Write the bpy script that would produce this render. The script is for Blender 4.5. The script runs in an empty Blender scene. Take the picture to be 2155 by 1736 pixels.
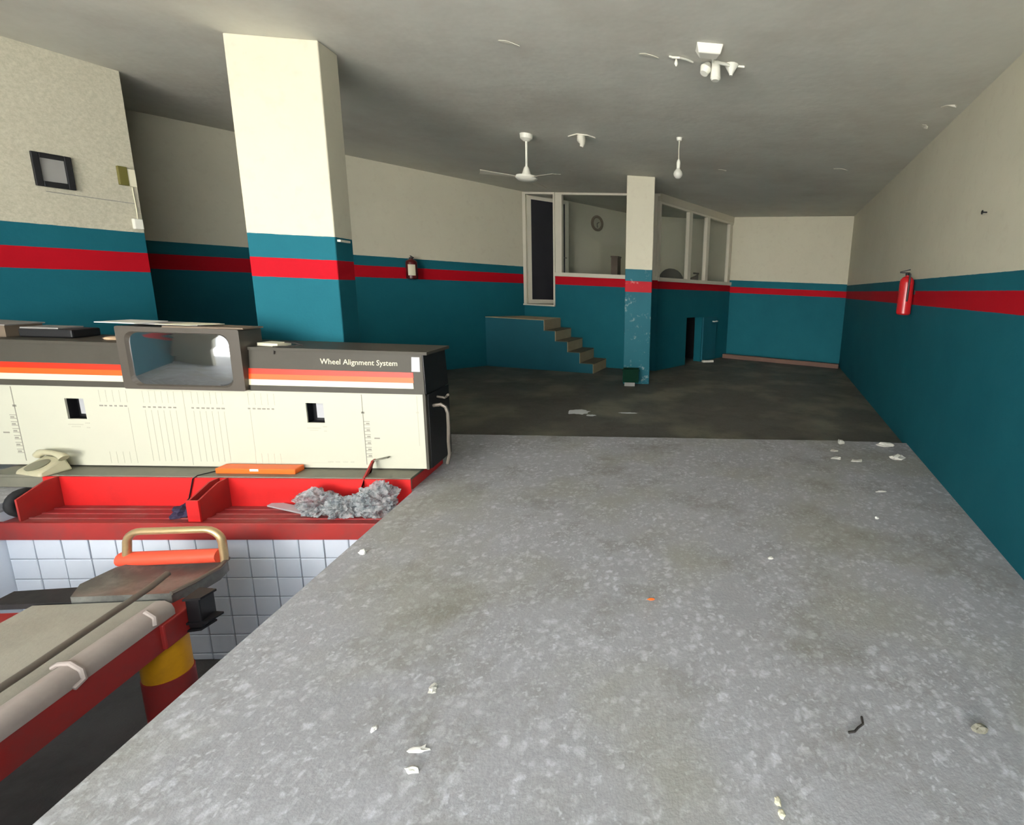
import bpy, bmesh, math, random
from mathutils import Vector, Matrix, noise as mnoise
random.seed(7)
S = bpy.context.scene
COL = S.collection
# ------------------------------------------------------------------ camera
cd = bpy.data.cameras.new('camera'); cam = bpy.data.objects.new('camera', cd); COL.objects.link(cam)
cd.sensor_width = 36.0; cd.sensor_fit = 'HORIZONTAL'
cd.lens = 16.654; cd.shift_x = -0.16854; cd.shift_y = -0.03613; cd.clip_start = 0.02; cd.clip_end = 200
_p, _r, _y = 0.1831, 0.0437, math.radians(-4.9)
F = Vector((0, math.cos(_p), -math.sin(_p))); R = Vector((1, 0, 0)); U = R.cross(F)
R, U = R*math.cos(_r)+U*math.sin(_r), U*math.cos(_r)-R*math.sin(_r)
rz = Matrix.Rotation(_y, 3, 'Z'); R, U, F = rz@R, rz@U, rz@F
cam.matrix_world = Matrix(((R.x, U.x, -F.x, 0), (R.y, U.y, -F.y, 0), (R.z, U.z, -F.z, 1.6), (0, 0, 0, 1)))
S.camera = cam
# ------------------------------------------------------------------ world, daylight through the open shutter
W = bpy.data.worlds.new('overcast_sky'); S.world = W; W.use_nodes = True
bg = W.node_tree.nodes['Background']; bg.inputs[0].default_value = (0.86, 0.93, 1.0, 1); bg.inputs[1].default_value = 4.6
pl = bpy.data.lights.new('shutter_daylight_portal', 'AREA'); pl.shape = 'RECTANGLE'; pl.size = 7.1; pl.size_y = 3.25
pl.cycles.is_portal = True
po = bpy.data.objects.new('shutter_daylight_portal', pl); COL.objects.link(po)
po.location = (-2.45, -1, 1.625); po.rotation_euler = (math.radians(90), 0, 0)
sn = bpy.data.lights.new('street_sun', 'SUN'); sn.energy = 132; sn.angle = 0.01; sn.color = (1.0, 0.98, 0.95)
so = bpy.data.objects.new('street_sun', sn); COL.objects.link(so); so.rotation_euler = Vector((0.22, -0.62, -0.75)).to_track_quat('-Z', 'Y').to_euler()
V = S.view_settings; V.view_transform = 'Standard'; V.look = 'None'; V.gamma = 1.0; V.use_curve_mapping = False
V.exposure = -0.22
# ------------------------------------------------------------------ materials
def nt(name):
    m = bpy.data.materials.new(name); m.use_nodes = True
    return m, m.node_tree.nodes, m.node_tree.links, m.node_tree.nodes['Principled BSDF']
def srgb(r, g, b):
    f = lambda c: ((c/255+0.055)/1.055)**2.4 if c/255 > 0.04045 else c/255/12.92
    return (f(r), f(g), f(b), 1)
def mixc(N, L, fac, a, b):
    n = N.new('ShaderNodeMix'); n.data_type = 'RGBA'
    for sock, val in ((n.inputs[0], fac), (n.inputs[6], a), (n.inputs[7], b)):
        if hasattr(val, 'is_linked'): L.new(val, sock)
        else: sock.default_value = val
    return n.outputs[2]
def mth(N, L, op, a, b=0.0, c=None, clamp=False):
    n = N.new('ShaderNodeMath'); n.operation = op; n.use_clamp = clamp
    for i, v in enumerate((a, b, c)):
        if v is None: continue
        if hasattr(v, 'is_linked'): L.new(v, n.inputs[i])
        else: n.inputs[i].default_value = v
    return n.outputs[0]
def noise(N, L, co, scale, detail=4, rough=0.6):
    n = N.new('ShaderNodeTexNoise'); n.inputs['Scale'].default_value = scale; n.inputs['Detail'].default_value = detail
    n.inputs['Roughness'].default_value = rough; L.new(co, n.inputs['Vector']); return n.outputs['Fac']
def ramp(N, L, fac, lo, hi):
    n = N.new('ShaderNodeMapRange'); n.inputs[1].default_value = lo; n.inputs[2].default_value = hi; n.clamp = True
    L.new(fac, n.inputs[0]); return n.outputs[0]
def mat(name, c, rough=0.6, metal=0.0, var=0.12, scale=6.0, dirt=None, dirt_amt=0.0, bump=0.0, bscale=60, spec=0.4, trans=0.0):
    m, N, L, B = nt(name)
    co = N.new('ShaderNodeTexCoord').outputs['Object']
    f = noise(N, L, co, scale)
    col = mixc(N, L, f, tuple(x*(1-var) for x in c[:3])+(1,), tuple(min(1, x*(1+var)) for x in c[:3])+(1,))
    if dirt is not None:
        d = ramp(N, L, noise(N, L, co, scale*0.7, 6, 0.7), 0.45, 0.75)
        col = mixc(N, L, mth(N, L, 'MULTIPLY', d, dirt_amt), col, dirt)
    L.new(col, B.inputs['Base Color']); B.inputs['Roughness'].default_value = rough; B.inputs['Metallic'].default_value = metal
    B.inputs['Specular IOR Level'].default_value = spec
    if bump:
        b = N.new('ShaderNodeBump'); b.inputs['Strength'].default_value = bump; b.inputs['Distance'].default_value = 0.01
        L.new(noise(N, L, co, bscale, 3), b.inputs['Height']); L.new(b.outputs[0], B.inputs['Normal'])
    return m
CREAM = srgb(222, 215, 184); TEAL = srgb(38, 116, 130); RED = srgb(192, 16, 36)
def wall_mat(name, zt, zr, zb, rough=0.78, worn=0.0, grime_shade=0.0):
    """cream wall with a teal dado and a red stripe, the painter's lines at fixed heights above the floor"""
    m, N, L, B = nt(name)
    geo = N.new('ShaderNodeNewGeometry').outputs['Position']
    sep = N.new('ShaderNodeSeparateXYZ'); L.new(geo, sep.inputs[0])
    z = mth(N, L, 'ADD', sep.outputs[2], mth(N, L, 'MULTIPLY', mth(N, L, 'SUBTRACT', noise(N, L, geo, 9), 0.5), 0.008))
    n1 = noise(N, L, geo, 1.3, 6, 0.65); n2 = noise(N, L, geo, 11, 4)
    cream = mixc(N, L, n1, srgb(194, 189, 168), srgb(210, 205, 184))
    cream = mixc(N, L, mth(N, L, 'MULTIPLY', ramp(N, L, n2, 0.55, 0.8), 0.25), cream, srgb(176, 164, 144))
    teal = mixc(N, L, n1, srgb(10, 82, 96), srgb(26, 101, 113))
    red = mixc(N, L, n1, srgb(158, 2, 20), srgb(184, 6, 28))
    if grime_shade: cream = mixc(N, L, mth(N, L, 'MULTIPLY', ramp(N, L, noise(N, L, geo, 40, 6, 0.8), 0.3, 0.6), grime_shade), cream, srgb(128, 124, 104))  # grime grain plus an overall dimming of the cream, painted in for shade
    a = mth(N, L, 'LESS_THAN', z, zt); b = mth(N, L, 'LESS_THAN', z, zr); c = mth(N, L, 'GREATER_THAN', z, zb)
    col = mixc(N, L, a, cream, teal)
    col = mixc(N, L, mth(N, L, 'MULTIPLY', b, c), col, red)
    if worn:
        w = mth(N, L, 'MULTIPLY', ramp(N, L, noise(N, L, geo, 9, 8, 0.7), 0.58, 0.76), mth(N, L, 'MULTIPLY', a, worn))
        col = mixc(N, L, w, col, srgb(196, 200, 192))
    L.new(col, B.inputs['Base Color'])
    L.new(mth(N, L, 'ADD', 0.62, mth(N, L, 'MULTIPLY', a, rough-0.62)), B.inputs['Roughness'])
    B.inputs['Specular IOR Level'].default_value = 0.2
    bp = N.new('ShaderNodeBump'); bp.inputs['Strength'].default_value = 0.25; bp.inputs['Distance'].default_value = 0.006
    L.new(noise(N, L, geo, 28, 5, 0.7), bp.inputs['Height']); L.new(bp.outputs[0], B.inputs['Normal'])
    return m
def floor_mat(name, base_a, base_b, chip, chip_amt, scale, dirt, dirt_amt, rough):
    m, N, L, B = nt(name)
    geo = N.new('ShaderNodeNewGeometry').outputs['Position']
    big = noise(N, L, geo, 0.9, 5, 0.6); mid = noise(N, L, geo, 5, 6, 0.65); fine = noise(N, L, geo, 70, 3, 0.6)
    col = mixc(N, L, big, base_a, base_b)
    col = mixc(N, L, mth(N, L, 'MULTIPLY', fine, 0.35), col, tuple(x*0.55 for x in base_a[:3])+(1,))
    warp = N.new('ShaderNodeVectorMath'); warp.operation = 'MULTIPLY_ADD'
    nz = N.new('ShaderNodeTexNoise'); nz.inputs['Scale'].default_value = 30; L.new(geo, nz.inputs['Vector'])
    L.new(nz.outputs['Color'], warp.inputs[0]); warp.inputs[1].default_value = (0.06,)*3; L.new(geo, warp.inputs[2])
    for sc, lo, hi in ((scale, 0.14, 0.44), (scale*1.6, 0.16, 0.46), (scale*2.7, 0.16, 0.46)):
        v = N.new('ShaderNodeTexVoronoi'); v.inputs['Scale'].default_value = sc; L.new(warp.outputs[0], v.inputs['Vector'])
        inside = mth(N, L, 'SUBTRACT', 1.0, ramp(N, L, v.outputs['Distance'], lo, hi))
        sp = N.new('ShaderNodeSeparateColor'); L.new(v.outputs['Color'], sp.inputs[0])
        some = ramp(N, L, sp.outputs[0], 0.25, 0.5)
        show = ramp(N, L, noise(N, L, geo, 2.2+sc*0.03, 5, 0.65), 0.38, 0.6)
        k = mth(N, L, 'MULTIPLY', mth(N, L, 'MULTIPLY', inside, some), mth(N, L, 'MULTIPLY', show, chip_amt))
        col = mixc(N, L, k, col, chip)
    col = mixc(N, L, mth(N, L, 'MULTIPLY', ramp(N, L, noise(N, L, geo, 1.1, 3, 0.5), 0.48, 0.62), 0.4), col, srgb(146, 144, 122))
    d = mth(N, L, 'MULTIPLY', ramp(N, L, noise(N, L, geo, 1.7, 8, 0.72), 0.5, 0.72), dirt_amt)
    col = mixc(N, L, d, col, dirt)
    L.new(col, B.inputs['Base Color'])
    L.new(mth(N, L, 'ADD', rough, mth(N, L, 'MULTIPLY', mid, 0.2)), B.inputs['Roughness'])
    B.inputs['Specular IOR Level'].default_value = 0.35
    bp = N.new('ShaderNodeBump'); bp.inputs['Strength'].default_value = 0.5; bp.inputs['Distance'].default_value = 0.006
    L.new(mth(N, L, 'ADD', mid, mth(N, L, 'MULTIPLY', fine, 0.5)), bp.inputs['Height']); L.new(bp.outputs[0], B.inputs['Normal'])
    return m
def glass_mat(name, tint=(0.96, 0.98, 0.97, 1), refl=0.10):
    m, N, L, B = nt(name)
    out = N['Material Output']; N.remove(B)
    t = N.new('ShaderNodeBsdfTransparent'); t.inputs[0].default_value = tint
    g = N.new('ShaderNodeBsdfGlossy'); g.inputs['Roughness'].default_value = 0.03
    lw = N.new('ShaderNodeLayerWeight'); lw.inputs[0].default_value = 0.5
    fr = mth(N, L, 'MULTIPLY_ADD', mth(N, L, 'POWER', lw.outputs['Facing'], 5.0), 0.9, 0.03)
    mx = N.new('ShaderNodeMixShader'); L.new(fr, mx.inputs[0]); L.new(t.outputs[0], mx.inputs[1]); L.new(g.outputs[0], mx.inputs[2])
    L.new(mx.outputs[0], out.inputs[0]); return m

def bag_mat(name):
    m, N, L, B = nt(name); out = N['Material Output']
    co = N.new('ShaderNodeTexCoord').outputs['Object']
    L.new(mixc(N, L, ramp(N, L, noise(N, L, co, 22, 5, 0.7), 0.35, 0.65), srgb(98, 116, 124), srgb(214, 214, 212)), B.inputs['Base Color'])
    B.inputs['Roughness'].default_value = 0.14; B.inputs['Specular IOR Level'].default_value = 0.8
    t = N.new('ShaderNodeBsdfTransparent'); mx = N.new('ShaderNodeMixShader'); mx.inputs[0].default_value = 0.55
    L.new(t.outputs[0], mx.inputs[1]); L.new(B.outputs[0], mx.inputs[2]); L.new(mx.outputs[0], out.inputs[0])
    bp = N.new('ShaderNodeBump'); bp.inputs['Strength'].default_value = 1.0; bp.inputs['Distance'].default_value = 0.02
    L.new(noise(N, L, co, 34, 4, 0.6), bp.inputs['Height']); L.new(bp.outputs[0], B.inputs['Normal'])
    return m
M = dict(
    wall_r=wall_mat('painted_wall_right', 1.806, 1.675, 1.519),
    wall_l=wall_mat('painted_wall_left', 1.892, 1.703, 1.525, grime_shade=0.4),
    wall_m=wall_mat('painted_wall_alcove', 1.876, 1.727, 1.548),
    wall_b=wall_mat('painted_wall_back', 1.828, 1.67, 1.528),
    wall_o=wall_mat('painted_wall_office', 1.80, 1.73, 1.556),
    col1=wall_mat('painted_column', 1.879, 1.695, 1.543),
    col2=wall_mat('painted_worn_column', 1.86, 1.67, 1.494, 0.55, 0.65),
    office_in=mat('office_plaster', srgb(196, 190, 170), 0.7, var=0.08, scale=2, bump=0.1),
    ceiling=mat('ceiling_plaster', srgb(216, 214, 202), 0.8, var=0.12, scale=0.9, dirt=srgb(168, 152, 134), dirt_amt=0.35, bump=0.9, bscale=3.5, spec=0.2),
    floor=floor_mat('worn_terrazzo', srgb(150, 150, 151), srgb(184, 184, 188), srgb(216, 218, 224), 0.6, 15, srgb(112, 108, 94), 0.7, 0.55),
    floor_far=floor_mat('oily_concrete', srgb(80, 78, 70), srgb(100, 97, 88), srgb(150, 148, 140), 0.12, 20, srgb(58, 55, 46), 0.7, 0.45),
    pit_floor=mat('pit_concrete', srgb(92, 90, 88), 0.8, var=0.2, scale=3, dirt=srgb(50, 48, 46), dirt_amt=0.6, bump=0.3),
    facade=mat('bounce_facade_render', srgb(226, 224, 220), 0.9, var=0.06, scale=1),
    ground=mat('outside_paving', srgb(156, 156, 154), 0.9, var=0.1, scale=2),
    tile=mat('white_glazed_tile', srgb(236, 242, 252), 0.18, var=0.04, scale=2, dirt=srgb(204, 212, 226), dirt_amt=0.35, spec=0.5),
    grout=mat('grey_grout', srgb(140, 144, 150), 0.9, var=0.15, scale=9),
    white=mat('white_enamel', srgb(236, 234, 220), 0.45, var=0.04, scale=4),
    panel=mat('cream_panel_enamel', srgb(198, 197, 178), 0.42, var=0.03, scale=3),
    print_=mat('faded_grey_print', srgb(184, 181, 163), 0.6, var=0.05),
    print_dark=mat('dark_grey_print', srgb(140, 136, 124), 0.6, var=0.05),
    brown=mat('taupe_enamel', srgb(74, 71, 63), 0.5, var=0.08, scale=5, dirt=srgb(62, 57, 50), dirt_amt=0.4, spec=0.2),
    brown_d=mat('dark_taupe_plastic', srgb(76, 70, 62), 0.4, var=0.12, scale=6),
    black=mat('black_metal', srgb(22, 22, 24), 0.5, var=0.2),
    rubber=mat('black_rubber', srgb(30, 30, 32), 0.75, var=0.2, scale=8, dirt=srgb(74, 72, 68), dirt_amt=0.4),
    stripe_red=mat('stripe_red', srgb(214, 48, 22), 0.4, var=0.04),
    stripe_orange=mat('stripe_orange', srgb(246, 92, 28), 0.4, var=0.04),
    stripe_cream=mat('stripe_cream', srgb(246, 236, 200), 0.4, var=0.03),
    orange=mat('orange_plastic', srgb(232, 104, 30), 0.4, var=0.06),
    redsteel=mat('red_enamelled_steel', srgb(205, 34, 34), 0.38, var=0.1, scale=5, dirt=srgb(120, 34, 34), dirt_amt=0.3),
    redshelf=mat('dusty_red_steel', srgb(150, 46, 48), 0.5, var=0.2, scale=6, dirt=srgb(150, 112, 104), dirt_amt=0.6),
    benchtop=mat('greasy_grey_steel', srgb(112, 110, 96), 0.5, var=0.15, scale=8, dirt=srgb(84, 88, 78), dirt_amt=0.5),
    liftred=mat('dusty_lift_red', srgb(158, 44, 40), 0.5, var=0.15, scale=6, dirt=srgb(112, 66, 62), dirt_amt=0.6),
    liftdust=mat('dust_grey_steel', srgb(168, 156, 148), 0.65, var=0.1, scale=5, dirt=srgb(128, 112, 106), dirt_amt=0.4),
    deck=mat('dusty_deck_plate', srgb(164, 159, 145), 0.7, var=0.08, scale=4, dirt=srgb(128, 122, 110), dirt_amt=0.5, bump=0.15),
    steel=mat('dull_steel_bar', srgb(116, 108, 98), 0.45, 0.4, var=0.12, scale=10),
    brass=mat('yellowed_steel_tube', srgb(196, 170, 126), 0.32, 0.6, var=0.15, scale=9, dirt=srgb(128, 116, 100), dirt_amt=0.5),
    rollerred=mat('roller_orange_red', srgb(236, 84, 58), 0.4, var=0.06),
    yellow=mat('safety_yellow', srgb(222, 158, 24), 0.5, var=0.12, scale=7, dirt=srgb(150, 96, 30), dirt_amt=0.4),
    plate=mat('greased_plate', srgb(84, 84, 80), 0.38, 0.15, var=0.3, scale=5, dirt=srgb(150, 150, 142), dirt_amt=0.7),
    frame=mat('aluminium_white_frame', srgb(214, 208, 190), 0.45, var=0.04),
    darkglass=mat('dark_door_panel', srgb(44, 44, 48), 0.25, var=0.1),
    glass=glass_mat('window_glass'),
    screen=mat('crt_glass', srgb(40, 44, 44), 0.05, var=0.05, spec=1.0),
    paper=mat('white_paper', srgb(236, 234, 226), 0.7, var=0.03),
    paper_c=mat('cream_paper', srgb(232, 226, 198), 0.7, var=0.04),
    folder=mat('brown_folder', srgb(112, 98, 82), 0.7, var=0.1),
    folder_g=mat('grey_folder', srgb(142, 140, 136), 0.7, var=0.08),
    phone=mat('beige_phone_plastic', srgb(186, 180, 150), 0.4, var=0.06, dirt=srgb(140, 134, 110), dirt_amt=0.3),
    phone_d=mat('grey_green_dial', srgb(120, 118, 98), 0.5, var=0.05),
    ext_red=mat('extinguisher_red', srgb(176, 30, 34), 0.25, var=0.05),
    ext_dark=mat('extinguisher_maroon', srgb(84, 22, 22), 0.3, var=0.08),
    stairs=mat('stair_cream_render', srgb(176, 160, 128), 0.8, var=0.15, scale=6),
    tread=mat('stair_tread_dark', srgb(96, 88, 70), 0.8, var=0.2, scale=6),  # treads darker and browner than the cream risers
    tealpaint=mat('teal_paint', srgb(14, 88, 103), 0.7, var=0.1, scale=3),
    green=mat('dark_green_plastic', srgb(14, 46, 34), 0.85, var=0.1, spec=0.1),
    bag=bag_mat('crumpled_plastic_bag'),
    navy=mat('navy_cloth', srgb(48, 40, 66), 0.8, var=0.3, scale=20),
    olive=mat('olive_plastic', srgb(104, 98, 46), 0.5, var=0.1),
    wood=mat('dark_wood', srgb(70, 48, 34), 0.5, var=0.15),
    cloth=mat('peach_cloth', srgb(222, 190, 156), 0.8, var=0.1),
    chip=mat('pale_concrete_chip', srgb(206, 204, 194), 0.8, var=0.15, scale=30),
    pale_spill=mat('matt_white_spill', srgb(226, 228, 228), 0.85, var=0.12, scale=20),
    leaf=mat('dry_leaf', srgb(120, 118, 104), 0.7, var=0.2, scale=30),
    twig=mat('dark_twig', srgb(48, 44, 40), 0.8, var=0.2),
    flake=mat('peeling_paint', srgb(214, 210, 194), 0.7, var=0.08, scale=20),
    bulbglass=mat('bulb_glass', srgb(214, 212, 200), 0.12, var=0.03, spec=0.8),
    clockface=mat('clock_face', srgb(176, 170, 150), 0.5, var=0.05),
    greyplate=mat('gauge_plate', srgb(176, 176, 178), 0.45, var=0.04),
    redkerb=mat('brown_board', srgb(104, 78, 66), 0.7, var=0.2, scale=5),
)
# ------------------------------------------------------------------ mesh builder
class MB:
    def __init__(s): s.v = []; s.f = []
    def add(s, vs, fs):
        o = len(s.v); s.v += [tuple(v) for v in vs]; s.f += [tuple(i+o for i in f) for f in fs]; return s
    def hexa(s, p):   # 8 points: bottom loop 0-3 (ccw seen from above), top loop 4-7
        return s.add(p, [(3, 2, 1, 0), (4, 5, 6, 7), (0, 1, 5, 4), (1, 2, 6, 5), (2, 3, 7, 6), (3, 0, 4, 7)])
    def box(s, x0, x1, y0, y1, z0, z1):
        return s.hexa([(x0, y0, z0), (x1, y0, z0), (x1, y1, z0), (x0, y1, z0), (x0, y0, z1), (x1, y0, z1), (x1, y1, z1), (x0, y1, z1)])
    def obox(s, c, size, rot=(0, 0, 0)):
        from mathutils import Euler
        q = Euler(rot).to_matrix(); c = Vector(c); a, b, d = (x/2 for x in size)
        pts = [c+q@Vector(p) for p in ((-a, -b, -d), (a, -b, -d), (a, b, -d), (-a, b, -d), (-a, -b, d), (a, -b, d), (a, b, d), (-a, b, d))]
        return s.hexa(pts)
    def prism(s, poly, vec):   # planar 3d polygon pushed along vec
        n = len(poly); poly = [Vector(p) for p in poly]; vec = Vector(vec); nrm = Vector((0, 0, 0))
        for i in range(n): nrm += poly[i].cross(poly[(i+1) % n])
        if nrm.dot(vec) < 0: poly = poly[::-1]
        vs = poly+[p+vec for p in poly]
        return s.add(vs, [tuple(reversed(range(n))), tuple(range(n, 2*n))]+[(i, (i+1) % n, n+(i+1) % n, n+i) for i in range(n)])
    def tube(s, path, r, n=10, closed=False):
        P = [Vector(p) for p in path]; k = len(P); rs = r if isinstance(r, (list, tuple)) else [r]*k
        rings = []; up = None
        for i in range(k):
            if closed: t = (P[(i+1) % k]-P[i-1]).normalized()
            else: t = (P[min(i+1, k-1)]-P[max(i-1, 0)]).normalized()
            if up is None:
                up = Vector((0, 0, 1)) if abs(t.z) < 0.9 else Vector((1, 0, 0))
            a = t.cross(up); a.normalize(); b = a.cross(t).normalized(); up = b
            rings.append([P[i]+(a*math.cos(2*math.pi*j/n)+b*math.sin(2*math.pi*j/n))*rs[i] for j in range(n)])
        vs = [p for ring in rings for p in ring]; fs = []
        for i in range(k if closed else k-1):
            i2 = (i+1) % k
            for j in range(n): fs.append((i*n+j, i2*n+j, i2*n+(j+1) % n, i*n+(j+1) % n)[::-1])
        if not closed: fs += [tuple(range(n))[::1], tuple(range((k-1)*n, k*n))[::-1]]
        return s.add(vs, fs)
    def lathe(s, prof, c=(0, 0, 0), n=20, axis=(0, 0, 1)):
        q = Vector((0, 0, 1)).rotation_difference(Vector(axis).normalized()); c = Vector(c); vs = []; fs = []
        for r, z in prof:
            for j in range(n): vs.append(c+q@Vector((r*math.cos(2*math.pi*j/n), r*math.sin(2*math.pi*j/n), z)))
        for i in range(len(prof)-1):
            for j in range(n): fs.append((i*n+j, i*n+(j+1) % n, (i+1)*n+(j+1) % n, (i+1)*n+j))
        fs += [tuple(reversed(range(n))), tuple(range((len(prof)-1)*n, len(prof)*n))]
        return s.add(vs, fs)
    def blob(s, c, size, amp=0.25, freq=2.0, seed=0, sub=3, flat=0.0, ridge=0.0):
        bm = bmesh.new(); bmesh.ops.create_icosphere(bm, subdivisions=sub, radius=1); c = Vector(c)
        for v in bm.verts:
            d = mnoise.noise(v.co*freq+Vector((seed*3.1, seed*1.7, seed)))+0.5*mnoise.noise(v.co*freq*2.7+Vector((seed, 5, seed*2)))
            if ridge: d += ridge*(0.45-abs(mnoise.noise(v.co*freq*1.6+Vector((seed, 9, 2)))*2.2)-0.5*abs(mnoise.noise(v.co*freq*3.4+Vector((2, seed, 7)))*2.2))
            v.co = v.co*(1+amp*d)
            if flat and v.co.z < -flat: v.co.z = -flat
        bm.verts.index_update()
        s.add([c+Vector((v.co.x*size[0], v.co.y*size[1], v.co.z*size[2])) for v in bm.verts], [[x.index for x in f.verts] for f in bm.faces]); bm.free(); return s
    def build(s, name, m, parent=None, loc=None, smooth=False, bevel=0.0):
        org = Vector(loc) if loc is not None else (Vector(parent['_o']) if parent is not None and '_o' in parent else Vector((0, 0, 0)))
        me = bpy.data.meshes.new(name); me.from_pydata([tuple(Vector(v)-org) for v in s.v], [], s.f); me.update()
        me.materials.append(M[m] if isinstance(m, str) else m)
        if smooth:
            me.polygons.foreach_set('use_smooth', [True]*len(me.polygons))
            try: me.set_sharp_from_angle(angle=math.radians(40))
            except Exception: pass
        o = bpy.data.objects.new(name, me); COL.objects.link(o)
        if parent is not None: o.parent = parent
        elif loc is not None: o.location = org
        o['_o'] = tuple(org)
        if bevel:
            b = o.modifiers.new('soft_edges', 'BEVEL'); b.width = bevel; b.segments = 2; b.limit_method = 'ANGLE'
        return o
def tag(o, label, cat=None, group=None, kind=None):
    if label: o['label'] = label
    if cat: o['category'] = cat
    if group: o['group'] = group
    if kind: o['kind'] = kind
    return o
def thing(name, loc, label, cat, group=None):
    o = bpy.data.objects.new(name, None); COL.objects.link(o); o.location = loc; o['_o'] = tuple(loc); o.empty_display_size = 0.1
    return tag(o, label, cat, group)
def struct(o, label=None): o['kind'] = 'structure'; return tag(o, label)
class Wall:
    """vertical wall line from A to B on plan; side = +1 when the room lies to the right of A->B"""
    def __init__(s, A, B):
        s.A = Vector((A[0], A[1], 0)); s.B = Vector((B[0], B[1], 0)); s.L = (s.B-s.A).length; s.u = (s.B-s.A).normalized()
        s.n = Vector((s.u.y, -s.u.x, 0))     # to the right of travel
    def p(s, t, z, off=0.0): return s.A+s.u*t+s.n*off+Vector((0, 0, z))
    def slab(s, mb, t0, t1, z0, z1, o0, o1):
        q = [s.p(t0, z0, o0), s.p(t1, z0, o0), s.p(t1, z0, o1), s.p(t0, z0, o1)]
        c = (q[1]-q[0]).cross(q[2]-q[0])
        if c.z < 0: q = q[::-1]
        up = Vector((0, 0, z1-z0)); return mb.hexa(q+[a+up for a in q])
HC = 3.30
RW = Wall((4.60, 10.96), (1.336, -1.0)); RW_f = Wall((2.25, 2.35), (4.46, 10.45))
LW = Wall((-7.68, -1.0), (-4.807, 5.094)); LW_s0 = (Vector((-5.078, 4.519, 0))-LW.A).dot(LW.u)
MW = Wall((-7.6, 4.447), (-2.46, 9.92)); MW_s0 = (Vector((-5.86, 6.3, 0))-MW.A).dot(MW.u)
OW = Wall((-2.46, 9.9), (0.2, 9.25))
DW = Wall((0.2, 9.25), (2.018, 11.66))
BW = Wall((2.018, 11.66), (4.62, 10.478))
# ------------------------------------------------------------------ structure
PX0, PX1, PY0, PY1, PZ = -4.23, -1.72, 0.1, 3.26, -1.20
SY = 4.90
def slab_floor():
    b = MB(); t = -0.06
    b.box(-9, PX0, -1.0, SY, t, 0); b.box(PX0, PX1, -1.0, PY0, t, 0)
    b.box(PX0, PX1, PY1+0.28, SY, t, 0)
    edge = [(PX1, SY)]; x = PX1
    while x < 3.3:
        x += 0.09; edge.append((x, SY+0.008*mnoise.noise(Vector((x*7, 1, 3)))-(0.06*max(0, x-2.2)**1.0)+0.012*mnoise.noise(Vector((x*25, 2, 3)))))
    poly = [(PX1, -1.0, t), (1.6, -1.0, t), (3.35, 4.9, t)]+[(a, c, t) for a, c in edge[::-1]]
    b.prism(poly, (0, 0, 0.06))
    return struct(b.build('floor', 'floor'), 'worn pale grey terrazzo floor slab of the front bay')
slab_floor()
struct(MB().box(-9, 6, SY-0.35, 14.2, -0.20, -0.045).build('floor', 'floor_far'), 'dark oily concrete floor of the rear bay, a little lower')
struct(MB().box(PX0-0.2, PX1+0.2, PY0-0.2, PY1+0.4, PZ-0.15, PZ).build('floor', 'pit_floor'), 'dark concrete bottom of the service pit')
struct(MB().box(PX1, PX1+0.15, PY0, PY1+0.28, PZ, -0.06).build('wall_pit_right', 'grout'))
struct(MB().box(PX0-0.15, PX0, PY0, PY1+0.28, PZ, -0.0602).build('wall_pit_left', 'tile'))
struct(MB().box(PX0-0.15, PX1+0.15, PY0-0.15, PY0, PZ, -0.0601).build('wall_pit_near', 'grout'))
pe = struct(MB().box(PX0, PX1, PY1, PY1+0.28, PZ, -0.24).build('wall_pit_end', 'grout'), 'white tiled end wall of the pit under the red tray bench')
tw, th = 0.1673, 0.150
tm = None; row = 0; zt = -0.245
while zt-0.02 > PZ:
    for c in range(15):
        h = min(th, zt-PZ)
        if tm is None or h != th:
            w2, h2 = tw/2-0.004, h/2-0.0035
            b = MB(); y0, y1, y2 = 0.0, -0.007, -0.010
            o_ = [(-w2, -h2), (w2, -h2), (w2, h2), (-w2, h2)]; i_ = [(-w2+.005, -h2+.005), (w2-.005, -h2+.005), (w2-.005, h2-.005), (-w2+.005, h2-.005)]
            b.add([(x, y0, z) for x, z in o_]+[(x, y1, z) for x, z in o_]+[(x, y2, z) for x, z in i_],
                  [(0, 1, 5, 4), (1, 2, 6, 5), (2, 3, 7, 6), (3, 0, 4, 7), (4, 5, 9, 8), (5, 6, 10, 9), (6, 7, 11, 10), (7, 4, 8, 11), (8, 9, 10, 11)])
            o = b.build('tile', 'tile', pe, loc=(0, 0, 0)); mesh = o.data
            if h == th: tm = mesh
        else:
            o = bpy.data.objects.new('tile', tm); COL.objects.link(o); o.parent = pe
        o.location = (PX0+tw*(c+0.5), PY1+random.uniform(-0.0012, 0.0012), zt-h/2); o.rotation_euler = (random.uniform(-.012, .012), 0, random.uniform(-.012, .012))
    zt -= th; row += 1
struct(MB().box(-9.2, 6.2, -1.1, 14.4, HC, HC+0.25).build('ceiling', 'ceiling'), 'grey plastered concrete ceiling')
b = MB(); RW.slab(b, 0, RW.L, -0.2, HC, 0.0, -0.25); struct(b.build('wall_right', 'wall_r'), 'long right wall, cream over teal with a red stripe')
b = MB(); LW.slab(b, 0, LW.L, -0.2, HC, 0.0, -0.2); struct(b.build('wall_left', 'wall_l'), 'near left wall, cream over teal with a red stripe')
b = MB(); MW.slab(b, 0, MW.L+0.05, -0.2, HC, 0.0, -0.25); struct(b.build('wall_alcove', 'wall_m'), 'shaded slanting left wall behind the square column')
b = MB(); Wall((-6.2, 2.2), (-7.3, 4.8)).slab(b, 0, 2.9, -0.2, HC, 0.0, -0.2); struct(b.build('wall_alcove_side', 'wall_m'))
b = MB(); BW.slab(b, -0.02, BW.L+0.1, -0.2, HC, 0.0, -0.25); struct(b.build('wall_back', 'wall_b'), 'cream and teal end wall at the back of the garage')
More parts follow.
